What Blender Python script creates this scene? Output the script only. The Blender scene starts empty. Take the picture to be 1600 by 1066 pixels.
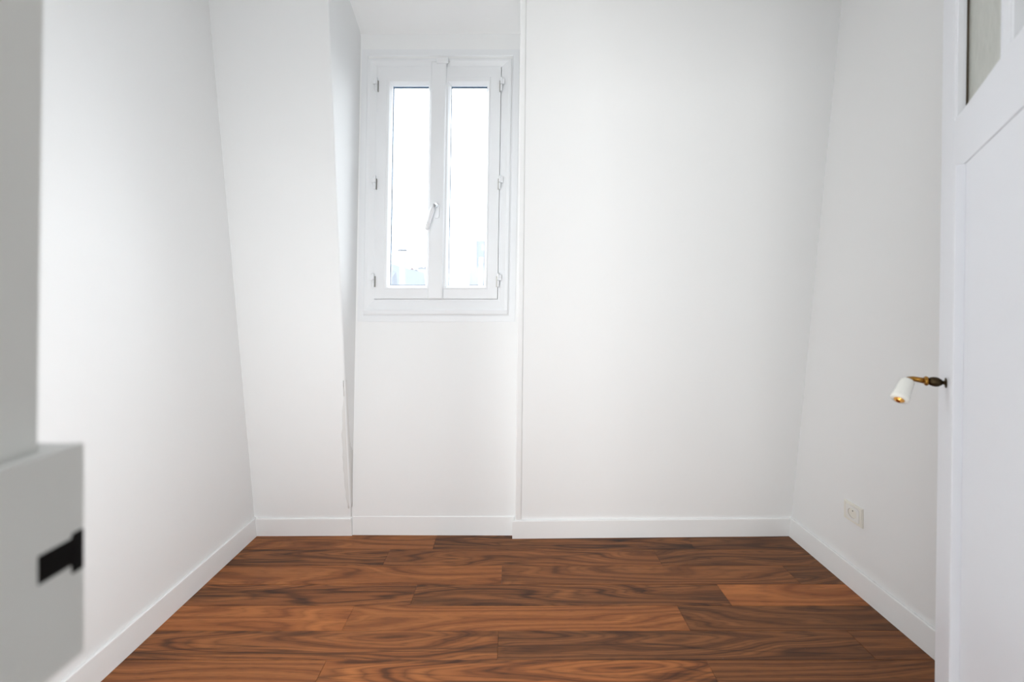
import bpy, bmesh, math, random
from mathutils import Vector, Matrix

S = bpy.context.scene
C = S.collection
random.seed(7)

# ------------------------------------------------------------------ camera
cam_d = bpy.data.cameras.new('camera')
cam = bpy.data.objects.new('camera', cam_d)
C.objects.link(cam)
cam.location = (0, 0, 1.27)
cam.rotation_euler = (math.radians(90), 0, 0)
cam_d.sensor_width = 36.0
cam_d.lens = 12.6                      # 560 px focal length on a 1600 px frame
cam_d.shift_x = 0.00125
cam_d.shift_y = -0.0406
cam_d.clip_start = 0.01
cam_d.dof.use_dof = True
cam_d.dof.focus_distance = 1.85
cam_d.dof.aperture_fstop = 2.0
S.camera = cam

# ------------------------------------------------------------------ world, lights, exposure
w = bpy.data.worlds.new('overcast_sky'); S.world = w
w.use_nodes = True
bg = w.node_tree.nodes['Background']
bg.inputs[0].default_value = (0.94, 0.97, 1.0, 1)
bg.inputs[1].default_value = 7.7

def area(name, loc, rot, sx, sy, power, col):
    d = bpy.data.lights.new(name, 'AREA'); d.shape = 'RECTANGLE'
    d.size = sx; d.size_y = sy; d.energy = power; d.color = col
    o = bpy.data.objects.new(name, d); C.objects.link(o)
    o.location = loc; o.rotation_euler = rot
    return o
# added fill light in the hall behind the camera; no window is built there
area('hall_fill_light', (-0.85, -1.85, 1.10), (math.radians(90), 0, 0), 0.8, 1.7, 49, (0.99, 0.995, 0.985))
# added fill light on the solid doorway wall, left of the door (behind the field of view)
area('side_fill_light', (-0.565, 0.268, 0.92), (math.radians(90), 0, 0), 0.32, 1.70, 12.8, (0.97, 0.985, 0.995))
# added fill light on the solid wall over the doorway (above and behind the field of view)
area('overdoor_fill_light', (0.08, 0.268, 2.50), (math.radians(90), 0, 0), 0.84, 0.62, 2.2, (0.985, 0.995, 0.985))

vs = S.view_settings
vs.view_transform = 'Standard'; vs.look = 'None'; vs.gamma = 1.0; vs.use_curve_mapping = False
vs.exposure = 0.15

# ------------------------------------------------------------------ helpers
def lin(r, g, b):
    def f(c):
        c /= 255.0
        return c / 12.92 if c <= 0.04045 else ((c + 0.055) / 1.055) ** 2.4
    return (f(r), f(g), f(b), 1.0)

def tag(o, label=None, cat=None, group=None, kind=None):
    if label: o['label'] = label
    if cat: o['category'] = cat
    if group: o['group'] = group
    if kind: o['kind'] = kind
    return o

def obj(name, bm, mat, parent=None, bevel=0.0, seg=2, smooth=False, lean=None):
    if bevel > 0:
        bmesh.ops.bevel(bm, geom=bm.edges[:], offset=bevel, segments=seg, profile=0.5, affect='EDGES', clamp_overlap=True)
    bmesh.ops.recalc_face_normals(bm, faces=bm.faces[:])
    if lean:
        k, z0 = lean
        for v in bm.verts: v.co.x += k * (v.co.z - z0)
    me = bpy.data.meshes.new(name); bm.to_mesh(me); bm.free()
    if smooth:
        for p in me.polygons: p.use_smooth = True
    o = bpy.data.objects.new(name, me); C.objects.link(o)
    me.materials.append(mat)
    if parent: o.parent = parent
    return o

def empty(name, loc=(0, 0, 0), rz=0.0):
    o = bpy.data.objects.new(name, None); C.objects.link(o)
    o.empty_display_size = 0.05
    o.location = loc; o.rotation_euler = (0, 0, rz)
    return o

def box(bm, x0, x1, y0, y1, z0, z1):
    vs_ = [bm.verts.new(p) for p in ((x0,y0,z0),(x1,y0,z0),(x1,y1,z0),(x0,y1,z0),(x0,y0,z1),(x1,y0,z1),(x1,y1,z1),(x0,y1,z1))]
    for f in ((0,3,2,1),(4,5,6,7),(0,1,5,4),(1,2,6,5),(2,3,7,6),(3,0,4,7)):
        bm.faces.new([vs_[i] for i in f])
    return vs_

def B(*a):
    bm = bmesh.new(); box(bm, *a); return bm

def hexa(bm, front, back):
    """front, back: 4 points each, same order"""
    vs_ = [bm.verts.new(p) for p in list(front) + list(back)]
    for f in ((0,1,2,3),(7,6,5,4),(0,4,5,1),(1,5,6,2),(2,6,7,3),(3,7,4,0)):
        bm.faces.new([vs_[i] for i in f])
    return vs_

def ring(bm, x0, x1, z0, z1, profile):
    """mitred frame: closed profile of (inset, y) swept round a rectangle in the xz plane"""
    loops = []
    for ins, y in profile:
        loops.append([bm.verts.new(p) for p in ((x0+ins,y,z0+ins),(x1-ins,y,z0+ins),(x1-ins,y,z1-ins),(x0+ins,y,z1-ins))])
    n = len(loops)
    for i in range(n):
        a, b = loops[i], loops[(i+1) % n]
        for k in range(4):
            bm.faces.new((a[k], a[(k+1) % 4], b[(k+1) % 4], b[k]))

def lathe(bm, p0, axis, profile, n=20):
    """profile: (distance along axis, radius)"""
    axis = Vector(axis).normalized()
    t = Vector((0,0,1)) if abs(axis.z) < 0.9 else Vector((1,0,0))
    u = axis.cross(t).normalized(); v = axis.cross(u)
    p0 = Vector(p0); loops = []
    for d, r in profile:
        c = p0 + axis * d
        loops.append([bm.verts.new(c + (u*math.cos(a) + v*math.sin(a)) * max(r, 1e-5)) for a in [2*math.pi*i/n for i in range(n)]])
    for a, b in zip(loops, loops[1:]):
        for i in range(n):
            bm.faces.new((a[i], a[(i+1) % n], b[(i+1) % n], b[i]))
    bm.faces.new(loops[0][::-1]); bm.faces.new(loops[-1])

def tube(bm, pts, radii, n=14):
    pts = [Vector(p) for p in pts]; loops = []
    for i, p in enumerate(pts):
        d = (pts[min(i+1, len(pts)-1)] - pts[max(i-1, 0)]).normalized()
        t = Vector((0,0,1)) if abs(d.z) < 0.9 else Vector((1,0,0))
        u = d.cross(t).normalized(); v = d.cross(u)
        loops.append([bm.verts.new(p + (u*math.cos(a) + v*math.sin(a)) * radii[i]) for a in [2*math.pi*k/n for k in range(n)]])
    for a, b in zip(loops, loops[1:]):
        for i in range(n):
            bm.faces.new((a[i], a[(i+1) % n], b[(i+1) % n], b[i]))
    bm.faces.new(loops[0][::-1]); bm.faces.new(loops[-1])

# ------------------------------------------------------------------ materials
class NT:
    def __init__(self, name):
        self.m = bpy.data.materials.new(name); self.m.use_nodes = True
        self.t = self.m.node_tree; self.n = self.t.nodes
        self.p = self.n.get('Principled BSDF'); self.out = self.n.get('Material Output')
    def add(self, typ, **kw):
        n = self.n.new(typ)
        for k, v in kw.items(): setattr(n, k, v)
        return n
    def link(self, a, b): self.t.links.new(a, b)
    def math(self, op, a, b=None, clamp=False):
        n = self.add('ShaderNodeMath', operation=op, use_clamp=clamp)
        for i, x in enumerate((a, b)):
            if x is None: continue
            if isinstance(x, (int, float)): n.inputs[i].default_value = x
            else: self.link(x, n.inputs[i])
        return n.outputs[0]
    def mix(self, fac, a, b, blend='MIX'):
        n = self.add('ShaderNodeMix', data_type='RGBA', blend_type=blend)
        for s, x in ((n.inputs[0], fac), (n.inputs[6], a), (n.inputs[7], b)):
            if isinstance(x, (int, float)): s.default_value = x
            elif isinstance(x, tuple): s.default_value = x
            else: self.link(x, s)
        return n.outputs[2]
    def noise(self, vec, scale, detail=2.0, rough=0.5, dist=0.0):
        n = self.add('ShaderNodeTexNoise')
        n.inputs['Scale'].default_value = scale; n.inputs['Detail'].default_value = detail
        n.inputs['Roughness'].default_value = rough; n.inputs['Distortion'].default_value = dist
        if vec is not None: self.link(vec, n.inputs['Vector'])
        return n.outputs['Fac']
    def bump(self, h, strength, dist=0.002):
        b = self.add('ShaderNodeBump'); b.inputs['Strength'].default_value = strength
        b.inputs['Distance'].default_value = dist
        self.link(h, b.inputs['Height']); self.link(b.outputs[0], self.p.inputs['Normal'])

def paint(name, rgb, rough=0.6, scale=220, bump=0.12, mottle=0.03, spec=0.3):
    t = NT(name)
    co = t.add('ShaderNodeTexCoord').outputs['Object']
    n1 = t.noise(co, 2.2, 3)
    base = lin(*rgb)
    dark = tuple(c * (1 - mottle) for c in base[:3]) + (1,)
    t.link(t.mix(n1, dark, base), t.p.inputs['Base Color'])
    t.p.inputs['Roughness'].default_value = rough
    t.p.inputs['Specular IOR Level'].default_value = spec
    t.bump(t.noise(co, scale, 3), bump, 0.001)
    return t.m

def simple(name, rgb, rough=0.4, metal=0.0, spec=0.5, var=0.15, scale=60):
    t = NT(name)
    co = t.add('ShaderNodeTexCoord').outputs['Object']
    n1 = t.noise(co, scale, 3)
    base = lin(*rgb)
    dark = tuple(c * (1 - var) for c in base[:3]) + (1,)
    t.link(t.mix(n1, dark, base), t.p.inputs['Base Color'])
    t.p.inputs['Roughness'].default_value = rough
    t.p.inputs['Metallic'].default_value = metal
    t.p.inputs['Specular IOR Level'].default_value = spec
    return t.m

M = {}
M['wall'] = paint('wall_paint', (244, 245, 245), 0.75, 160, 0.10, 0.012, 0.2)
M['trim'] = paint('trim_paint', (247, 248, 248), 0.42, 90, 0.05, 0.01, 0.4)
M['window'] = paint('window_lacquer', (238, 240, 242), 0.38, 120, 0.04, 0.01, 0.4)
M['door'] = paint('door_paint', (236, 238, 243), 0.40, 70, 0.08, 0.012, 0.4)
M['jamb'] = paint('jamb_paint', (219, 219, 216), 0.5, 70, 0.10, 0.02, 0.3)
M['plaster'] = paint('filler_plaster', (232, 232, 230), 0.85, 60, 0.5, 0.03, 0.1)
M['ceil'] = paint('ceiling_paint', (244, 245, 245), 0.85, 160, 0.06, 0.01, 0.2)
M['plastic'] = simple('socket_plastic', (240, 239, 235), 0.35, var=0.02)
M['well_shade'] = simple('shaded_well_plastic', (204, 198, 190), 0.5, var=0.03)  # greyer plastic for the well: shade on its inner wall put into the colour
M['cream'] = simple('aged_socket_plastic', (241, 238, 228), 0.4, var=0.04)
M['slot'] = simple('socket_hole', (28, 25, 20), 0.7)
M['steelpin'] = simple('earth_pin_metal', (150, 148, 140), 0.3, 1.0)
M['brass'] = simple('worn_brass', (176, 128, 58), 0.3, 1.0, var=0.45, scale=90)
M['brass_clean'] = simple('polished_brass', (226, 164, 84), 0.18, 1.0, var=0.1)
M['bronze'] = simple('tarnished_bronze', (84, 70, 50), 0.42, 1.0, var=0.5, scale=120)
M['porcelain'] = simple('porcelain', (238, 237, 230), 0.12, var=0.02)
M['iron'] = simple('black_iron', (3, 3, 3), 0.55, 0.0, 0.15, var=0.3)
M['spacer'] = simple('glazing_spacer', (92, 108, 126), 0.35, 0.6, var=0.1)
M['seal'] = simple('glazing_seal', (120, 126, 132), 0.6, var=0.1)
M['putty'] = simple('cracked_putty', (110, 96, 78), 0.8, var=0.4, scale=30)

# clear pane: see-through with a faint reflection
t = NT('clear_glass')
tr = t.add('ShaderNodeBsdfTransparent'); tr.inputs[0].default_value = (0.985, 0.992, 0.995, 1)
gl = t.add('ShaderNodeBsdfGlossy'); gl.inputs['Roughness'].default_value = 0.02
mx = t.add('ShaderNodeMixShader'); mx.inputs[0].default_value = 0.025
t.link(tr.outputs[0], mx.inputs[1]); t.link(gl.outputs[0], mx.inputs[2])
t.link(mx.outputs[0], t.out.inputs[0])
M['glass'] = t.m

# obscured door glass with a fine vertical fibre pattern
t = NT('fibre_glass_pane')
co = t.add('ShaderNodeTexCoord').outputs['Object']
mp = t.add('ShaderNodeMapping'); mp.inputs['Scale'].default_value = (0.22, 1.0, 0.09)
t.link(co, mp.inputs[0])
n1 = t.noise(mp.outputs[0], 260, 4, 0.6, 0.6)
col = t.mix(n1, lin(196, 199, 190), lin(255, 255, 250))
t.link(col, t.p.inputs['Base Color']); t.p.inputs['Roughness'].default_value = 0.25
t.bump(n1, 0.5, 0.002)
tl = t.add('ShaderNodeBsdfTranslucent'); tl.inputs[0].default_value = lin(246, 247, 242)
mx = t.add('ShaderNodeMixShader'); mx.inputs[0].default_value = 0.45
t.link(t.p.outputs[0], mx.inputs[1]); t.link(tl.outputs[0], mx.inputs[2]); t.link(mx.outputs[0], t.out.inputs[0])
M['fibre'] = t.m

# rosewood-like planks; object colour carries (tone, dark figure, seed)
def wood():
    t = NT('rosewood_plank')
    co = t.add('ShaderNodeTexCoord').outputs['Object']
    inf = t.add('ShaderNodeObjectInfo')
    sep = t.add('ShaderNodeSeparateColor'); t.link(inf.outputs['Color'], sep.inputs[0])
    tone, fig, seed = sep.outputs
    sx = t.add('ShaderNodeSeparateXYZ'); t.link(co, sx.inputs[0])
    def vec(kx, ky, off):
        c = t.add('ShaderNodeCombineXYZ')
        t.link(t.math('ADD', t.math('MULTIPLY', sx.outputs[0], kx), t.math('MULTIPLY', seed, 53.0 + off)), c.inputs[0])
        t.link(t.math('MULTIPLY', sx.outputs[1], ky), c.inputs[1])
        t.link(t.math('MULTIPLY', seed, 31.0 + off), c.inputs[2])
        return c.outputs[0]
    # growth-ring field: contours of a stretched noise give arches and straight bands
    f1 = t.noise(vec(0.85, 8.0, 0), 1.0, 1.6, 0.4, 0.22)
    f2 = t.noise(vec(1.8, 30.0, 5), 1.0, 2.0, 0.5, 0.2)
    field = t.math('ADD', t.math('ADD', f1, t.math('MULTIPLY', f2, 0.07)), t.math('MULTIPLY', sx.outputs[1], 1.6))
    rings = t.math('MULTIPLY', t.math('PINGPONG', t.math('MULTIPLY', field, 9.0), 0.5), 2.0)
    fine = t.math('POWER', t.math('MULTIPLY', t.math('PINGPONG', t.math('MULTIPLY', field, 30.0), 0.5), 2.0), 2.0)
    # broad heartwood bands and slim near-black veins, both running with the grain
    heart = t.noise(vec(0.8, 17.0, 7), 1.0, 3.0, 0.55, 0.35)
    cr = t.add('ShaderNodeMapRange'); cr.inputs['From Min'].default_value = 0.53; cr.inputs['From Max'].default_value = 0.66
    t.link(heart, cr.inputs['Value'])
    vein = t.math('ABSOLUTE', t.math('SUBTRACT', t.noise(vec(0.55, 15.0, 13), 1.0, 1.5, 0.45, 0.3), 0.5))
    vm = t.add('ShaderNodeMapRange'); vm.inputs['From Min'].default_value = 0.018; vm.inputs['From Max'].default_value = 0.0
    t.link(vein, vm.inputs['Value'])
    vein2 = t.math('ABSOLUTE', t.math('SUBTRACT', t.noise(vec(0.9, 26.0, 23), 1.0, 1.5, 0.45, 0.3), 0.47))
    vm2 = t.add('ShaderNodeMapRange'); vm2.inputs['From Min'].default_value = 0.016; vm2.inputs['From Max'].default_value = 0.0
    t.link(vein2, vm2.inputs['Value'])
    fibre = t.noise(vec(7.0, 460.0, 3), 1.0, 3.0, 0.6, 0.1)
    grain = t.noise(vec(2.2, 95.0, 17), 1.0, 3.0, 0.6, 0.1)
    cloud = t.noise(vec(2.0, 9.0, 11), 1.0, 2.0, 0.5, 0.4)
    light = t.mix(tone, lin(152, 101, 62), lin(226, 142, 79))
    mid = t.mix(tone, lin(108, 70, 44), lin(172, 101, 55))
    dark = lin(46, 32, 26)
    c = t.mix(rings, mid, light)
    c = t.mix(t.math('MULTIPLY', fine, t.math('ADD', t.math('MULTIPLY', fig, 0.50), 0.16)), c, dark)
    c = t.mix(t.math('MULTIPLY', cloud, 0.5), c, mid)
    line = t.add('ShaderNodeMapRange'); line.inputs['From Min'].default_value = 0.22; line.inputs['From Max'].default_value = 0.0
    t.link(rings, line.inputs['Value'])
    lmask = t.math('MULTIPLY', line.outputs[0], t.math('ADD', t.math('MULTIPLY', fig, 0.85), 0.06), True)
    lmask = t.math('MULTIPLY', lmask, t.math('ADD', t.math('MULTIPLY', cloud, 1.5), -0.05), True)
    c = t.mix(lmask, c, dark)
    c = t.mix(t.math('MULTIPLY', cr.outputs[0], t.math('MULTIPLY', fig, 0.85), True), c, lin(50, 37, 31))
    c = t.mix(t.math('MULTIPLY', vm.outputs[0], t.math('ADD', t.math('MULTIPLY', fig, 0.75), 0.05), True), c, lin(38, 29, 26))
    c = t.mix(t.math('MULTIPLY', vm2.outputs[0], t.math('MULTIPLY', t.math('ADD', fig, 0.12), cloud), True), c, dark)
    c = t.mix(t.math('MULTIPLY', grain, 0.60), c, t.mix(0.55, c, dark))
    c = t.mix(t.math('MULTIPLY', fibre, 0.45), c, t.mix(0.5, c, dark))
    pores = t.noise(vec(16.0, 620.0, 19), 1.0, 1.0, 0.5, 0.0)
    pm = t.add('ShaderNodeMapRange'); pm.inputs['From Min'].default_value = 0.60; pm.inputs['From Max'].default_value = 0.70
    t.link(pores, pm.inputs['Value'])
    c = t.mix(t.math('MULTIPLY', pm.outputs[0], 0.45), c, dark)
    # dust specks
    dn = t.noise(co, 150, 1, 0.4)
    ds = t.add('ShaderNodeMapRange'); ds.inputs['From Min'].default_value = 0.80; ds.inputs['From Max'].default_value = 0.84
    t.link(dn, ds.inputs['Value'])
    c = t.mix(t.math('MULTIPLY', ds.outputs[0], 0.5), c, lin(205, 190, 175))
    t.link(c, t.p.inputs['Base Color'])
    r = t.math('ADD', t.math('MULTIPLY', fibre, 0.12), 0.36)
    t.link(r, t.p.inputs['Roughness'])
    t.p.inputs['Specular IOR Level'].default_value = 0.25
    t.bump(fibre, 0.08, 0.0006)
    return t.m
M['wood'] = wood()
M['subfloor'] = simple('dark_joint', (36, 24, 18), 0.9)

# exterior
M['ext_white'] = paint('ext_white_render', (126, 128, 131), 0.9, 8, 0.1, 0.05, 0.1)
M['ext_pale'] = paint('ext_pale_render', (119, 122, 127), 0.9, 8, 0.1, 0.05, 0.1)
M['ext_blue'] = paint('ext_concrete', (114, 119, 125), 0.9, 8, 0.1, 0.05, 0.1)
M['ext_zinc'] = simple('ext_zinc', (88, 93, 100), 0.7, var=0.1, scale=3)
M['ext_brick'] = simple('ext_brick', (98, 84, 82), 0.9, var=0.15, scale=8)
M['ext_glass'] = simple('ext_window', (121, 124, 127), 0.5, var=0.1, scale=3)
M['ext_ground'] = simple('street', (80, 82, 84), 0.9, var=0.2, scale=0.5)

# ------------------------------------------------------------------ room shell
LX, RX = -1.373, 1.503            # side walls
TY0, TK = 1.931, 0.1152           # mansard slope: y = TY0 - TK * z
TY0R = 1.914
H = 2.94
FY0, FY1 = 0.10, 0.262            # front wall (with the doorway)
LEAN = (0.0166, 1.85)             # the dormer is out of plumb
def ty(z, base=TY0): return base - TK * z

tag(obj('wall_left', B(LX-0.10, LX, -0.05, 2.12, -0.05, 3.05), M['wall']), 'plain white painted wall on the left of the room', kind='structure')
tag(obj('wall_right', B(RX, RX+0.10, FY0, 2.12, -0.05, 3.05), M['wall']), 'plain white painted wall on the right behind the open door', kind='structure')

# sloping back wall, left of the dormer (its right flank is the dormer cheek)
bm = bmesh.new()
hexa(bm, ((-1.47, ty(-.05), -.05), (-.858, ty(-.05), -.05), (-.825, ty(3.05), 3.05), (-1.47, ty(3.05), 3.05)),
         ((-1.47, 2.10, -.05), (-.842, 2.10, -.05), (-.790, 2.10, 3.05), (-1.47, 2.10, 3.05)))
e = [ed for ed in bm.edges if all(abs(v.co.x) < 0.9 and v.co.y < 2.0 for v in ed.verts)]
bmesh.ops.bevel(bm, geom=e, offset=0.007, segments=4, profile=0.5, affect='EDGES')
wbl = tag(obj('wall_back_left', bm, M['wall']), 'white sloping wall section left of the dormer window', kind='structure')

bm = bmesh.new()
hexa(bm, ((.036, ty(-.05, TY0R), -.05), (1.60, ty(-.05), -.05), (1.60, ty(3.05), 3.05), (.062, ty(3.05, TY0R), 3.05)),
         ((.030, 2.10, -.05), (1.60, 2.10, -.05), (1.60, 2.10, 3.05), (.085, 2.10, 3.05)))
wbr = tag(obj('wall_back_right', bm, M['wall']), 'broad white sloping wall section right of the dormer window', kind='structure')

# dormer wall round the window hole
bm = bmesh.new()
DY = 1.932
for a in ((-1.0, -.775, DY, 2.07, -.05, 3.0), (-.012, .20, DY, 2.07, -.05, 3.0), (-.775, -.012, DY, 2.07, -.05, 1.20), (-.775, -.012, DY, 2.07, 2.552, 3.0)):
    box(bm, *a)
tag(obj('wall_dormer', bm, M['wall'], lean=LEAN), 'white upright wall below and around the window in the dormer recess', kind='structure')

# dormer soffit and room ceiling
bm = bmesh.new()
hexa(bm, ((-1.0, 1.945, 2.694), (.20, 1.945, 2.694), (.20, 1.52, 2.975), (-1.0, 1.52, 2.975)),
         ((-1.0, 1.995, 2.80), (.20, 1.995, 2.80), (.20, 1.60, 3.06), (-1.0, 1.60, 3.06)))
tag(obj('ceiling_dormer', bm, M['ceil']), 'white sloping soffit above the dormer window', kind='structure')
tag(obj('ceiling', B(-1.5, 1.62, -.05, 2.0, 2.95, 3.06), M['ceil']), 'white room ceiling', kind='structure')

# rounded corner strip where the right slope meets the dormer
bm = bmesh.new()
hexa(bm, ((.022, ty(.0, TY0R)-.010, .0), (.056, ty(.0, TY0R)-.006, .0), (.073, ty(2.96, TY0R)-.006, 2.96), (.046, ty(2.96, TY0R)-.010, 2.96)),
         ((.026, 1.934, .0), (.060, 1.934, .0), (.085, 1.934, 2.96), (.070, 1.934, 2.96)))
e = [ed for ed in bm.edges if all(v.co.y < ty(v.co.z, TY0R) + .001 for v in ed.verts) and abs(ed.verts[0].co.z - ed.verts[1].co.z) > 1]
bmesh.ops.bevel(bm, geom=e, offset=0.007, segments=4, profile=0.5, affect='EDGES')
tag(obj('trim_1', bm, M['trim']), 'thin white corner strip along the right edge of the dormer recess', kind='structure')

# rough filler patch on the left dormer edge
bm = bmesh.new()
fr, bk = [], []
N = 22
for i in range(N + 1):
    q = i / N
    z = 0.155 + q * 0.70
    wdt = 0.030 * (math.sin(math.pi * min(1, q * 1.02 + .08)) ** 0.6 if q < .93 else (1 - q) / .07 * .55) + random.uniform(-.004, .004)
    xe = -.858 + .0108 * z
    y = ty(z) - 0.0022
    fr.append((bm.verts.new((xe - max(wdt, .004), y + .0016, z)), bm.verts.new((xe - .008, y, z)), bm.verts.new((xe + .0015, y + .010, z)), bm.verts.new((xe + .0040, 1.928, z))))
for a, b in zip(fr, fr[1:]):
    for k in range(3): bm.faces.new((a[k], a[k+1], b[k+1], b[k]))
geo = bmesh.ops.extrude_face_region(bm, geom=bm.faces[:])
for v in geo['geom']:
    if isinstance(v, bmesh.types.BMVert): v.co += Vector((-.004, .006, 0))
obj('plaster_patch', bm, M['plaster'], wbl, smooth=True)

# front wall with the doorway
bm = bmesh.new()
for a in ((-1.42, -.39, FY0, FY1, -.05, 3.0), (.56, 1.56, FY0, FY1, -.05, 3.0), (-.39, .56, FY0, FY1, 2.16, 3.0)):
    box(bm, *a)
tag(obj('wall_front', bm, M['wall']), 'white wall with the doorway the view is taken through', kind='structure')

# slim frames added round the two fill lights; the wall behind is solid
for nm, x0, x1, z0, z1, lb in (('side_fill_frame', -.745, -.403, .05, 1.79, 'narrow frame added round the fill light beside the doorway'),
                               ('overdoor_fill_frame', -.36, .52, 2.17, 2.83, 'frame added round the fill light above the doorway')):
    bm = bmesh.new()
    ring(bm, x0, x1, z0, z1, ((0, FY1 - .001), (0, FY1 + .012), (.016, FY1 + .012), (.016, FY1 - .001)))
    tag(obj(nm, bm, M['trim']), lb, kind='structure')

# hall behind the photographer (lit by an added fill light)
tag(obj('floor_hall', B(-1.3, 1.6, -2.0, FY0 + .01, -.06, -.002), M['subfloor']), 'hall floor behind the doorway', kind='structure')
bm = bmesh.new()
for a in ((-1.47, -1.30, -2.0, FY0, -.05, 2.75), (1.60, 1.75, -2.0, FY0, -.05, 2.75), (-1.47, 1.75, -2.12, -2.0, -.05, 2.75)):
    box(bm, *a)
tag(obj('wall_hall', bm, M['wall']), 'white hall walls behind the doorway', kind='structure')
tag(obj('ceiling_hall', B(-1.47, 1.75, -2.12, FY0, 2.70, 2.80), M['ceil']), 'white hall ceiling behind the doorway', kind='structure')

# ------------------------------------------------------------------ floor planks
PW, PL = 0.1117, 1.336
floor = tag(obj('floor', B(-1.40, 1.53, FY0 - .02, 1.99, -.06, -.012), M['subfloor']), 'dark reddish-brown exotic wood plank floor', kind='structure')
row_top = 1.9325
joint = [-.397, -.612, -.041, -.417, -.647, -.047, -.648]
style = {  # (row, index) : tone, dark figure
    (0,0):(.60,.25),(0,1):(.30,.95),(0,2):(.15,.6),
    (1,0):(.45,.95),(1,1):(.45,.55),(1,2):(.25,.6),
    (2,0):(.75,.25),(2,1):(.42,.35),(2,2):(.2,.5),
    (3,0):(.60,.75),(3,1):(.35,.75),(3,2):(.98,.12),
    (4,0):(.95,.2),(4,1):(.75,.12),(4,2):(.22,.35),
    (5,0):(.62,.65),(5,1):(.25,.75),(5,2):(.35,.3),
    (6,0):(.65,.2),(6,1):(.85,.85),(6,2):(.35,.4)}
seeds = {}
GAP = 0.0004
for r in range(17):
    y1 = row_top - r * PW; y0 = y1 - PW
    if y1 < FY0: break
    y1c = 1.975 if r == 0 else y1
    j = joint[r] if r < len(joint) else [-.41, -.05, -.63, -.40][r % 4]
    cuts = [-1.385] + [j + k * PL for k in (-1, 0, 1) if -1.30 < j + k * PL < 1.45] + [1.515]
    for i, (a, b) in enumerate(zip(cuts, cuts[1:])):
        cx, cy = (a + b) / 2, (y0 + y1) / 2
        bm = B(a - cx + GAP, b - cx - GAP, y0 - cy + GAP, y1c - cy - GAP, -.012, 0)
        top = [ed for ed in bm.edges if all(abs(v.co.z) < 1e-6 for v in ed.verts)]
        bmesh.ops.bevel(bm, geom=top, offset=0.0006, segments=1, affect='EDGES')
        p = obj('plank', bm, M['wood'], floor)
        p.location = (cx, cy, 0)
        tn, fg = style.get((r, i), (random.uniform(.2, .8), random.uniform(.15, .8)))
        p.color = (tn, fg, seeds.get((r, i), random.random()), 1)

# ------------------------------------------------------------------ baseboards
BH, BT = 0.104, 0.012
def board_profile(bm, pts_front, pts_back, h, tilt=0.0):
    """skirting: bottom front/back points at z=0, top with a small eased edge"""
    (ax, ay), (bx, by) = pts_front; (cx, cy), (dx, dy) = pts_back
    hexa(bm, ((ax, ay, 0.0005), (bx, by, 0.0005), (bx, by - tilt*h, h), (ax, ay - tilt*h, h)), ((cx, cy, 0.0005), (dx, dy, 0.0005), (dx, dy, h), (cx, cy, h)))
def ease(bm, off=.004):
    top = [ed for ed in bm.edges if all(v.co.z > .09 for v in ed.verts)]
    bmesh.ops.bevel(bm, geom=top, offset=off, segments=3, profile=.5, affect='EDGES')
    return bm
bm = bmesh.new(); board_profile(bm, ((LX+BT, FY1), (LX+BT, TY0-.002)), ((LX-.001, FY1), (LX-.001, TY0-.002)), BH)
tag(obj('baseboard_left', ease(bm), M['trim']), 'white painted baseboard along the left wall', kind='structure')
bm = bmesh.new(); board_profile(bm, ((RX-BT, FY1), (RX-BT, TY0-.002)), ((RX+.001, FY1), (RX+.001, TY0-.002)), BH)
tag(obj('baseboard_right', ease(bm), M['trim']), 'white painted baseboard along the right wall', kind='structure')
bm = bmesh.new(); board_profile(bm, ((LX+BT, 1.921), (-.853, 1.924)), ((LX+BT, 1.945), (-.853, 1.945)), .100, TK)
tag(obj('baseboard_back_left', ease(bm), M['trim']), 'short white baseboard left of the dormer recess', kind='structure')
bm = bmesh.new(); board_profile(bm, ((-.852, 1.9305), (.020, 1.9265)), ((-.852, 1.945), (.020, 1.945)), .102)
tag(obj('baseboard_dormer', ease(bm), M['trim']), 'white baseboard under the window in the dormer recess', kind='structure')
bm = bmesh.new(); board_profile(bm, ((.008, 1.900), (RX-BT, 1.921)), ((.020, 1.945), (RX-BT, 1.945)), .102, TK)
tag(obj('baseboard_back_right', ease(bm), M['trim']), 'long white baseboard right of the dormer recess', kind='structure')

# ------------------------------------------------------------------ window
win = tag(empty('window_1', (0, 0, 0)), 'tall white two-leaf casement window in the dormer', kind='structure')
def wobj(name, bm, mat, parent=win, **k): return obj(name, bm, mat, parent, lean=LEAN, **k)

bm = bmesh.new()      # flat casing on the wall
ring(bm, -.815, .036, 1.149, 2.617, ((0, DY+.001), (0.0015, DY-.0035), (.031, DY-.0035), (.036, DY-.001), (.036, DY+.02), (0, DY+.02)))
wobj('casing', bm, M['window'])
bm = bmesh.new()      # frame with a sloping inner face and a stop behind the sashes
FO, FI = (-.781, -.005, 1.191, 2.562), (-.7255, -.0600, 1.2715, 2.5210)
loops = []
for q, y in ((0, DY+.08), (0, DY-.010), (.08, DY-.0125), (.34, DY-.0125), (.86, DY-.003), (1, DY-.002), (1, DY+.039), (1.25, DY+.039), (1.25, DY+.08)):
    x0, x1, z0, z1 = [o_ + (i_ - o_) * q for o_, i_ in zip(FO, FI)]
    loops.append([bm.verts.new(p) for p in ((x0, y, z0), (x1, y, z0), (x1, y, z1), (x0, y, z1))])
for q in range(len(loops)):
    a, b = loops[q], loops[(q+1) % len(loops)]
    for k in range(4): bm.faces.new((a[k], a[(k+1) % 4], b[(k+1) % 4], b[k]))
wobj('frame', bm, M['window'])
bm = bmesh.new()      # sill moulding
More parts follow.
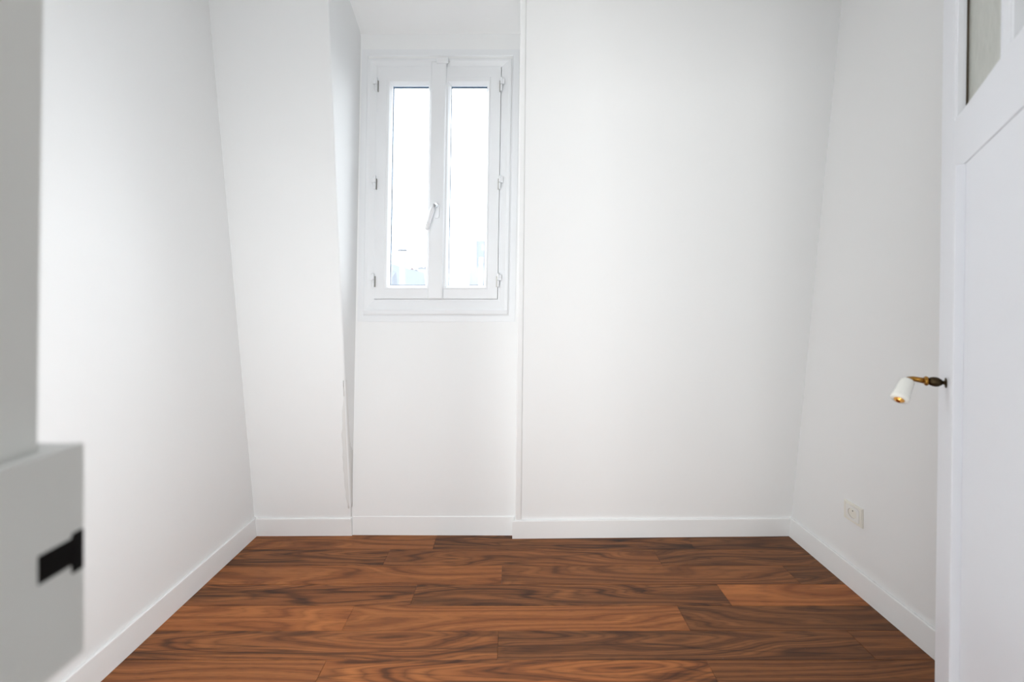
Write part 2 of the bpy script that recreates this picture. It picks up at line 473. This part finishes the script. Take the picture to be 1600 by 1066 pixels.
hexa(bm, ((-.778, DY-.014, 1.190), (-.008, DY-.014, 1.190), (-.008, DY-.018, 1.212), (-.778, DY-.018, 1.212)),
         ((-.778, DY+.01, 1.190), (-.008, DY+.01, 1.190), (-.008, DY+.01, 1.216), (-.778, DY+.01, 1.216)))
wobj('sill', bm, M['window'], bevel=.003)

Z0, Z1 = 1.2735, 2.519
for (sx0, sx1, gx0, gx1) in ((-.7235, -.3945, -.647, -.4520), (-.3935, -.0625, -.331, -.136)):
    bx0, bx1, bz0, bz1 = gx0 - .026, gx1 + .019, 1.324, 2.4635
    bm = bmesh.new()
    yf, yb = DY - .010, DY + .0375
    # stiles and rails, mitre-free joinery
    for a in ((sx0, bx0+.006, yf, yb, Z0, Z1), (bx1-.006, sx1, yf, yb, Z0, Z1), (bx0+.006, bx1-.006, yf, yb, Z0, bz0+.006), (bx0+.006, bx1-.006, yf, yb, bz1-.006, Z1)):
        box(bm, *a)
    sash = wobj('sash', bm, M['window'])
    # glazing bead: bevelled mitred ring; its inner edge is the sight line of the glass
    bm = bmesh.new()
    loops = []
    for fx0, fx1, fz0, fz1, y in ((bx0, bx1, bz0, bz1, yf - .0005), (bx0+.002, bx1-.002, bz0+.002, bz1-.002, yf - .003), (gx0-.012, gx1+.010, 1.346-.012, 2.4256+.014, yf - .002), (gx0, gx1, 1.346, 2.4256, yf + .014), (gx0, gx1, 1.346, 2.4256, yf + .024), (bx0, bx1, bz0, bz1, yf + .024)):
        loops.append([bm.verts.new(p) for p in ((fx0, y, fz0), (fx1, y, fz0), (fx1, y, fz1), (fx0, y, fz1))])
    for q in range(len(loops)):
        a, b = loops[q], loops[(q+1) % len(loops)]
        for k in range(4): bm.faces.new((a[k], a[(k+1) % 4], b[(k+1) % 4], b[k]))
    wobj('glazing_bead', bm, M['window'], sash)
    for k, yy in ((0, yf + .0250), (1, yf + .0400)):
        wobj('pane', B(gx0-.008, gx1+.008, yy, yy + .003, 1.338, 2.4335), M['glass'], sash)
    bm = bmesh.new()
    ring(bm, gx0-.006, gx1+.006, 1.340, 2.4316, ((0, yf+.0295), (.009, yf+.0295), (.009, yf+.0395), (0, yf+.0395)))
    wobj('spacer_bar', bm, M['spacer'], sash)

bm = B(-.4346, -.3536, DY-.026, DY-.0105, 1.272, 2.538)       # meeting cover strip
e = [ed for ed in bm.edges if all(v.co.y < DY-.02 for v in ed.verts)]
bmesh.ops.bevel(bm, geom=e, offset=.008, segments=4, profile=.5, affect='EDGES')
strip = wobj('meeting_strip', bm, M['window'])
bm = B(-.405, -.342, DY-.034, DY-.0225, 2.524, 2.556)
wobj('strip_cap', bm, M['window'], strip, bevel=.005)

for side, hx in ((-1, -.7265), (1, -.0595)):                    # six barrel hinges
    for hz in (2.4187, 1.894, 1.372):
        bm = bmesh.new()
        lathe(bm, (hx, DY-.020, hz-.036), (0,0,1), ((0, .0035), (.003, .006), (.033, .006), (.0345, .0045)), 12)
        lathe(bm, (hx, DY-.020, hz+.0015), (0,0,1), ((0, .0045), (.0015, .006), (.032, .006), (.036, .003)), 12)
        box(bm, hx + side*.004, hx + side*.017, DY-.0205, DY-.0135, hz+.002, hz+.031)
        hg = wobj('hinge', bm, M['window'])
        wobj('hinge_pin', B(hx - side*.0095, hx - side*.0062, DY-.017, DY-.0105, hz-.036, hz+.022), M['steelpin'], hg)

bm = B(-.405, -.377, DY-.040, DY-.026, 1.700, 1.777)            # handle plate
e = [ed for ed in bm.edges if abs(ed.verts[0].co.y - ed.verts[1].co.y) > .01]
bmesh.ops.bevel(bm, geom=e, offset=.012, segments=5, profile=.5, affect='EDGES')
hd = wobj('window_handle', bm, M['window'])
bm = bmesh.new()
tube(bm, [(-.391, DY-.038, 1.765), (-.392, DY-.058, 1.766), (-.396, DY-.070, 1.760), (-.403, DY-.074, 1.742), (-.418, DY-.074, 1.690), (-.431, DY-.074, 1.640), (-.434, DY-.073, 1.630)],
     [.010, .010, .0115, .0110, .0105, .0105, .008])
wobj('lever', bm, M['window'], hd, smooth=True)

# ------------------------------------------------------------------ doorway frame, lock keeper
bm = bmesh.new()
box(bm, -.40, -.345, FY0 - .012, FY1, 0, 2.10)
box(bm, .512, .565, FY0 - .012, FY1 - .03, 0, 2.10)
box(bm, -.40, .565, FY0 - .012, FY1 - .03, 2.10, 2.17)
tag(obj('trim_2', bm, M['jamb'], lean=(.0133, 1.25)), 'painted door frame edge at the far left of the view', kind='structure')

keep = tag(empty('lock_keeper', (-.33, .277, .998)), 'painted box keeper for a door lock on the left door frame', 'lock')
kx, ky = -.33, .277
def kobj(name, bm, mat, **k):
    for v in bm.verts: v.co -= Vector((kx, ky, .998))
    return obj(name, bm, mat, keep, **k)
bm = bmesh.new()
SZ0, SZ1, SY0 = 1.0700, 1.0905, .2500                            # slot for the latch, open to the far edge
XB = -.3445
for a in ((XB, kx, .13, ky, .998, SZ0), (XB, kx, .13, ky, SZ1, 1.159), (XB, kx, .13, SY0, SZ0, SZ1),   # plate round the slot
          (-.395, XB, FY1 + .001, ky, .998, 1.159)):                                                    # housing against the room side
    box(bm, *a)
kobj('keeper_body', bm, M['jamb'])
kobj('slot_liner', B(-.3440, kx + .0004, SY0 + .0004, ky - .0004, SZ0 + .0003, SZ1 - .0003), M['iron'])
bm = B(kx - .010, kx + .0008, ky - .0085, ky + .0006, 1.0625, 1.0945)
kobj('slot_lip', bm, M['iron'], bevel=.0022, seg=3)

# ------------------------------------------------------------------ open door on the right
TH = math.radians(41.3)
dv = Vector((math.sin(TH), math.cos(TH), 0))         # hinge -> free edge
P0 = Vector((.996, .82, 1.079))                       # handle rosette on the visible face
HS = -.743                                            # hinge, measured from the rosette along dv
hp = P0 + dv * HS
door = tag(empty('door_1', (hp.x, hp.y, 0.0)), 'half-glazed white panelled door standing open at the right', kind='structure')
# door space: x along the door from the hinge, y = depth behind the visible face, z up
nrm = Vector((-math.cos(TH), math.sin(TH), 0))        # visible face looks this way
R = Matrix((( dv.x, -nrm.x, 0), (dv.y, -nrm.y, 0), (0, 0, 1)))
DL = .0133
door.matrix_world = Matrix.Translation((hp.x, hp.y, 0)) @ R.to_4x4()
def dobj(name, bm, mat, parent=door, **k):
    # the leaf hangs slightly out of plumb: world x drifts with height
    ax = Vector((DL, 0, 0)); loc = R.inverted() @ ax
    for v in bm.verts: v.co += loc * (v.co.z - 1.079)
    return obj(name, bm, mat, parent, **k)
DW, DT = .816, .036
ST = .111
D0, D1 = .012, 2.07
zs = [(D0, .16), (.345, .447), (1.546, 1.659), (1.955, D1)]        # rails
dobj('stile', B(0, ST, 0, DT, D0, D1), M['door'], bevel=.002)
dobj('stile', B(DW-ST, DW, 0, DT, D0, D1), M['door'], bevel=.002)
for z0, z1 in zs: dobj('rail', B(ST-.004, DW-ST+.004, .0004, DT-.0004, z0, z1), M['door'], bevel=.0015)
mid = DW/2
dobj('glazing_bar', B(mid-.016, mid+.016, .001, DT-.001, 1.655, 1.96), M['door'], bevel=.002)
def moulding(x0, x1, z0, z1, depth, wd, parent=door):
    bm = bmesh.new()
    ring(bm, x0, x1, z0, z1, ((-.001, .0005), (.003, .0005), (.004, .0025), (.006, .0035), (wd, depth), (wd, depth+.004), (-.001, depth+.004)))
    return dobj('moulding', bm, M['door'], parent)
for z0, z1 in ((.447, 1.546), (.16, .345)):
    pn = dobj('panel', B(ST-.004, DW-ST+.004, .0012, .020, z0+.0015, z1-.0015), M['door'])
    for xa in (.615, DW-.643):                        # flat battens down both sides of the panel
        dobj('batten', B(xa, xa+.028, -.012, .0035, z0+.002, z1-.002), M['door'], pn, bevel=.0015)
for x0, x1 in ((ST, mid-.016), (mid+.016, DW-ST)):
    gp = dobj('glass_pane', B(x0-.003, x1+.003, .019, .023, 1.656, 1.958), M['fibre'])
    moulding(x0, x1, 1.659, 1.955, .011, .007, gp)
    bm = bmesh.new()
    ring(bm, x0, x1, 1.659, 1.955, ((.002, .0145), (.0060, .0145), (.0035, .0189), (.002, .0189)))
    dobj('putty_line', bm, M['putty'], gp)

# cranked porcelain handle: spindle straight out of the face, grip turned down and back
def L(a, out, z): return Vector((-HS + a, -out, z))    # a: along the door from the rosette, out: away from the face
zc = 1.079
hb = bmesh.new()
lathe(hb, L(0, 0, zc), (0,-1,0), ((-.001, .0115), (.001, .0115), (.0018, .0075), (.0024, .0045), (.0055, .0045), (.0065, .0070), (.008, .0075), (.011, .0100), (.015, .0112), (.020, .0110), (.0245, .0090), (.0265, .0075)), 20)
hnd = dobj('handle', hb, M['bronze'], smooth=True)
bm = bmesh.new()
lathe(bm, L(0, .0262, zc), (0,-1,0), ((0, .0075), (.0015, .0105), (.0045, .0112), (.0065, .0095), (.008, .0070)), 20)
g0 = L(-.004, .060, zc - .003); gdir = Vector((-.045, -.018, -.040)).normalized()
tube(bm, [L(0, .033, zc), L(.001, .042, zc + .001), L(.001, .050, zc + .002), L(-.001, .057, zc + .0005), g0 + gdir * .004], [.0068, .0062, .0060, .0062, .0070], 14)
dobj('neck', bm, M['brass'], hnd, smooth=True)
bm = bmesh.new()
lathe(bm, g0, gdir, ((.000, .008), (.001, .0115), (.004, .0125), (.012, .0128), (.035, .0138), (.050, .0152), (.057, .0158), (.061, .0148), (.0625, .010)), 24)
dobj('grip', bm, M['porcelain'], hnd, smooth=True)
bm = bmesh.new()
lathe(bm, g0 + gdir * .0622, gdir, ((0, .0092), (.0012, .0092), (.0018, .0075), (.004, .0066), (.0058, .0040), (.0064, .0008)), 20)
dobj('end_cap', bm, M['brass_clean'], hnd, smooth=True)

# ------------------------------------------------------------------ wall socket
so = tag(empty('wall_socket', (RX, 1.5675, .334)), 'square cream power socket low on the right wall above the baseboard', 'socket')
bm = bmesh.new()
def srect(hw, x): return [bm.verts.new((x, sy*hw, sz*hw)) for sy, sz in ((-1,-1),(1,-1),(1,1),(-1,1))]
lp = [srect(.041, 0), srect(.041, -.0055), srect(.0385, -.009), srect(.031, -.009), srect(.031, -.0072), ]
for a, b in zip(lp, lp[1:]):
    for k in range(4): bm.faces.new((a[k], a[(k+1)%4], b[(k+1)%4], b[k]))
bm.faces.new(lp[-1]); bm.faces.new(lp[0][::-1])
obj('frame', bm, M['cream'], so)
# insert with a round well
bm = bmesh.new()
n = 32
sq, ci, bt = [], [], []
for i in range(n):
    a = 2*math.pi*(i + .5)/n; cy, cz = math.cos(a), math.sin(a); m = max(abs(cy), abs(cz))
    sq.append(bm.verts.new((-.0098, .0298*cy/m, .0298*cz/m)))
    ci.append(bm.verts.new((-.0098, .0200*cy, .0200*cz)))
    bt.append(bm.verts.new((-.0008, .0185*cy, .0185*cz)))
sb = [bm.verts.new((-.0072, v.co.y, v.co.z)) for v in sq]
for i in range(n):
    k = (i+1) % n
    bm.faces.new((sb[i], sb[k], sq[k], sq[i])); bm.faces.new((sq[i], sq[k], ci[k], ci[i]))
for v in bt: bm.verts.remove(v)
obj('insert', bm, M['plastic'], so)
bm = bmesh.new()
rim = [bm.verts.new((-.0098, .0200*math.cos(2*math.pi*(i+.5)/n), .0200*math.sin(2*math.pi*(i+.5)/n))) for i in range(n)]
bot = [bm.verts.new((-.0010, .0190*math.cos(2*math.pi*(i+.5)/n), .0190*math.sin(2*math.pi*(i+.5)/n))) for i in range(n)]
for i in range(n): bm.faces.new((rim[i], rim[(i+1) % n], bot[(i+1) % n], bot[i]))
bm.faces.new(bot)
obj('well', bm, M['well_shade'], so)
for yy, zz, rr in ((.0088, .004, .0046), (-.0095, -.004, .0030)):
    bm = bmesh.new(); lathe(bm, (-.0030, yy, zz), (1,0,0), ((0, rr), (.0016, rr)), 14)
    obj('contact_hole', bm, M['slot'], so)
bm = bmesh.new(); lathe(bm, (-.0010, 0, .0105), (-1,0,0), ((0, .0024), (.0075, .0024), (.009, .0012)), 12)
obj('earth_pin', bm, M['steelpin'], so)

# ------------------------------------------------------------------ outside: roofs seen through the panes
F = 560.0
def wx(u, d): return (u - 798) * d / F
def wz(v, d): return 1.27 + (468 - v) * d / F
tag(obj('ground', B(-150, 150, 2.6, 260, -18.2, -18), M['ext_ground']), 'street level far below the window', kind='structure')

def building(label, x0, x1, y0, y1, ztop, wall, coping=None, chims=(), name='building', floors=True):
    b = empty(name, ((x0+x1)/2, y0, -18)); tag(b, label, 'building')
    o = Vector((-(x0+x1)/2, -y0, 18))
    def part(nm, bm, mt, par=b):
        for v in bm.verts: v.co += o
        return obj(nm, bm, mt, par)
    part('wall', B(x0, x1, y0, y1, -18, ztop), wall)
    if coping:
        h, over = coping
        part('roof_edge', B(x0-over, x1+over, y0-over, y1+over, ztop, ztop+h), M['ext_zinc'])
    for (cx, cw, ch, mt) in chims:
        zb = ztop + (coping[0] if coping else 0)
        cm = part('chimney', B(cx-cw/2, cx+cw/2, y0+1.0, y0+1.0+cw, zb, zb+ch), M[mt])
        bm = bmesh.new(); lathe(bm, (cx, y0+1.0+cw/2, zb+ch), (0,0,1), ((0, cw*.28), (cw*.7, cw*.22)), 8)
        part('chimney_pot', bm, M['ext_brick'], cm)
    if floors:
        k = 0
        z = ztop - 2.6
        while z > ztop - 9 and k < 3:
            nW = max(1, int((x1-x0)/2.6))
            for i in range(nW):
                c = x0 + (i+.5)*(x1-x0)/nW
                wdw = part('window', B(c-.5, c+.5, y0-.05, y0+.1, z, z+1.6), M['ext_glass'])
            z -= 3.1; k += 1
    return b

d = 40.0
building('low pale building with zinc roof edge and small brick chimney, behind the flue', wx(633, d), wx(652, d), d, d+10, wz(423.5, d), M['ext_white'], (.16, .05), ((wx(639.5, d), .30, .25, 'ext_brick'), (wx(646, d), .14, .15, 'ext_zinc'), (wx(650, d), .14, .18, 'ext_zinc')))
d = 36.0
building('white building with zinc edge at the right of the left pane', wx(652.5, d), wx(690, d), d, d+3.5, wz(419.5, d), M['ext_white'], (.12, .05), ((wx(655.5, d), .14, .14, 'ext_zinc'), (wx(661, d), .16, .35, 'ext_zinc'), (wx(664, d), .16, .42, 'ext_zinc')))
d = 44.0
building('white building with dark roof edge and chimney row at left of the right pane', wx(692, d), wx(717, d), d, d+10, wz(425, d), M['ext_white'], (.14, .05), tuple((wx(u_, d), .16, .30, 'ext_zinc') for u_ in (706.5, 709.5, 712.5, 715)))
d = 60.0
building('long white apartment block low in the right pane', wx(716, d), wx(800, d), d, d+12, wz(418, d), M['ext_white'])
d = 90.0
building('tall pale blue tower block rising at the right edge of the right pane', wx(743.5, d), wx(790, d), d, d+20, wz(376, d), M['ext_blue'])
d = 22.0
b = building('bluish zinc mansard roof at the left edge of the left pane', wx(560, d), wx(613, d), d, d+8, wz(412, d), M['ext_blue'], floors=False)
bm = bmesh.new()
hexa(bm, ((wx(606, d), d-.4, wz(458, d)), (wx(618, d), d-.4, wz(458, d)), (wx(617.5, d), d-.4, wz(432, d)), (wx(606, d), d-.4, wz(432, d))),
         ((wx(606, d), d, wz(458, d)), (wx(622, d), d, wz(458, d)), (wx(619, d), d, wz(425, d)), (wx(606, d), d, wz(425, d))))
for v in bm.verts: v.co -= b.location
obj('dormer_roof', bm, M['ext_zinc'], b)
building('pale roof block directly behind the flue stack', wx(612, 30), wx(634, 30), 30, 34, wz(433, 30), M['ext_pale'], floors=False)

# flue with a conical cowl
d = 12.0
fx = wx(629, d)
fl = tag(empty('chimney_flue', (fx, d, wz(470, d))), 'pale chimney flue with a pointed conical cowl', 'chimney')
zb = wz(470, d)
bm = bmesh.new(); lathe(bm, (0, 0, -6), (0,0,1), ((0, .105), (6 + wz(399, d)-zb, .105), (6 + wz(398.5, d)-zb, .112), (6 + wz(397, d)-zb, .112)), 20)
obj('stack', bm, M['ext_blue'], fl)
bm = bmesh.new(); lathe(bm, (0, 0, wz(391.8, d)-zb), (0,0,1), ((0, .185), (.012, .185), (wz(386.5, d)-wz(391.8, d), .006)), 20)
obj('cowl', bm, M['ext_zinc'], fl)
for k in range(3):
    a = 2*math.pi*k/3 + .4
    bm = bmesh.new(); lathe(bm, (.095*math.cos(a), .095*math.sin(a), wz(399, d)-zb), (0,0,1), ((0, .006), (wz(391, d)-wz(399, d), .006)), 6)
    obj('cowl_strut', bm, M['ext_pale'], fl)
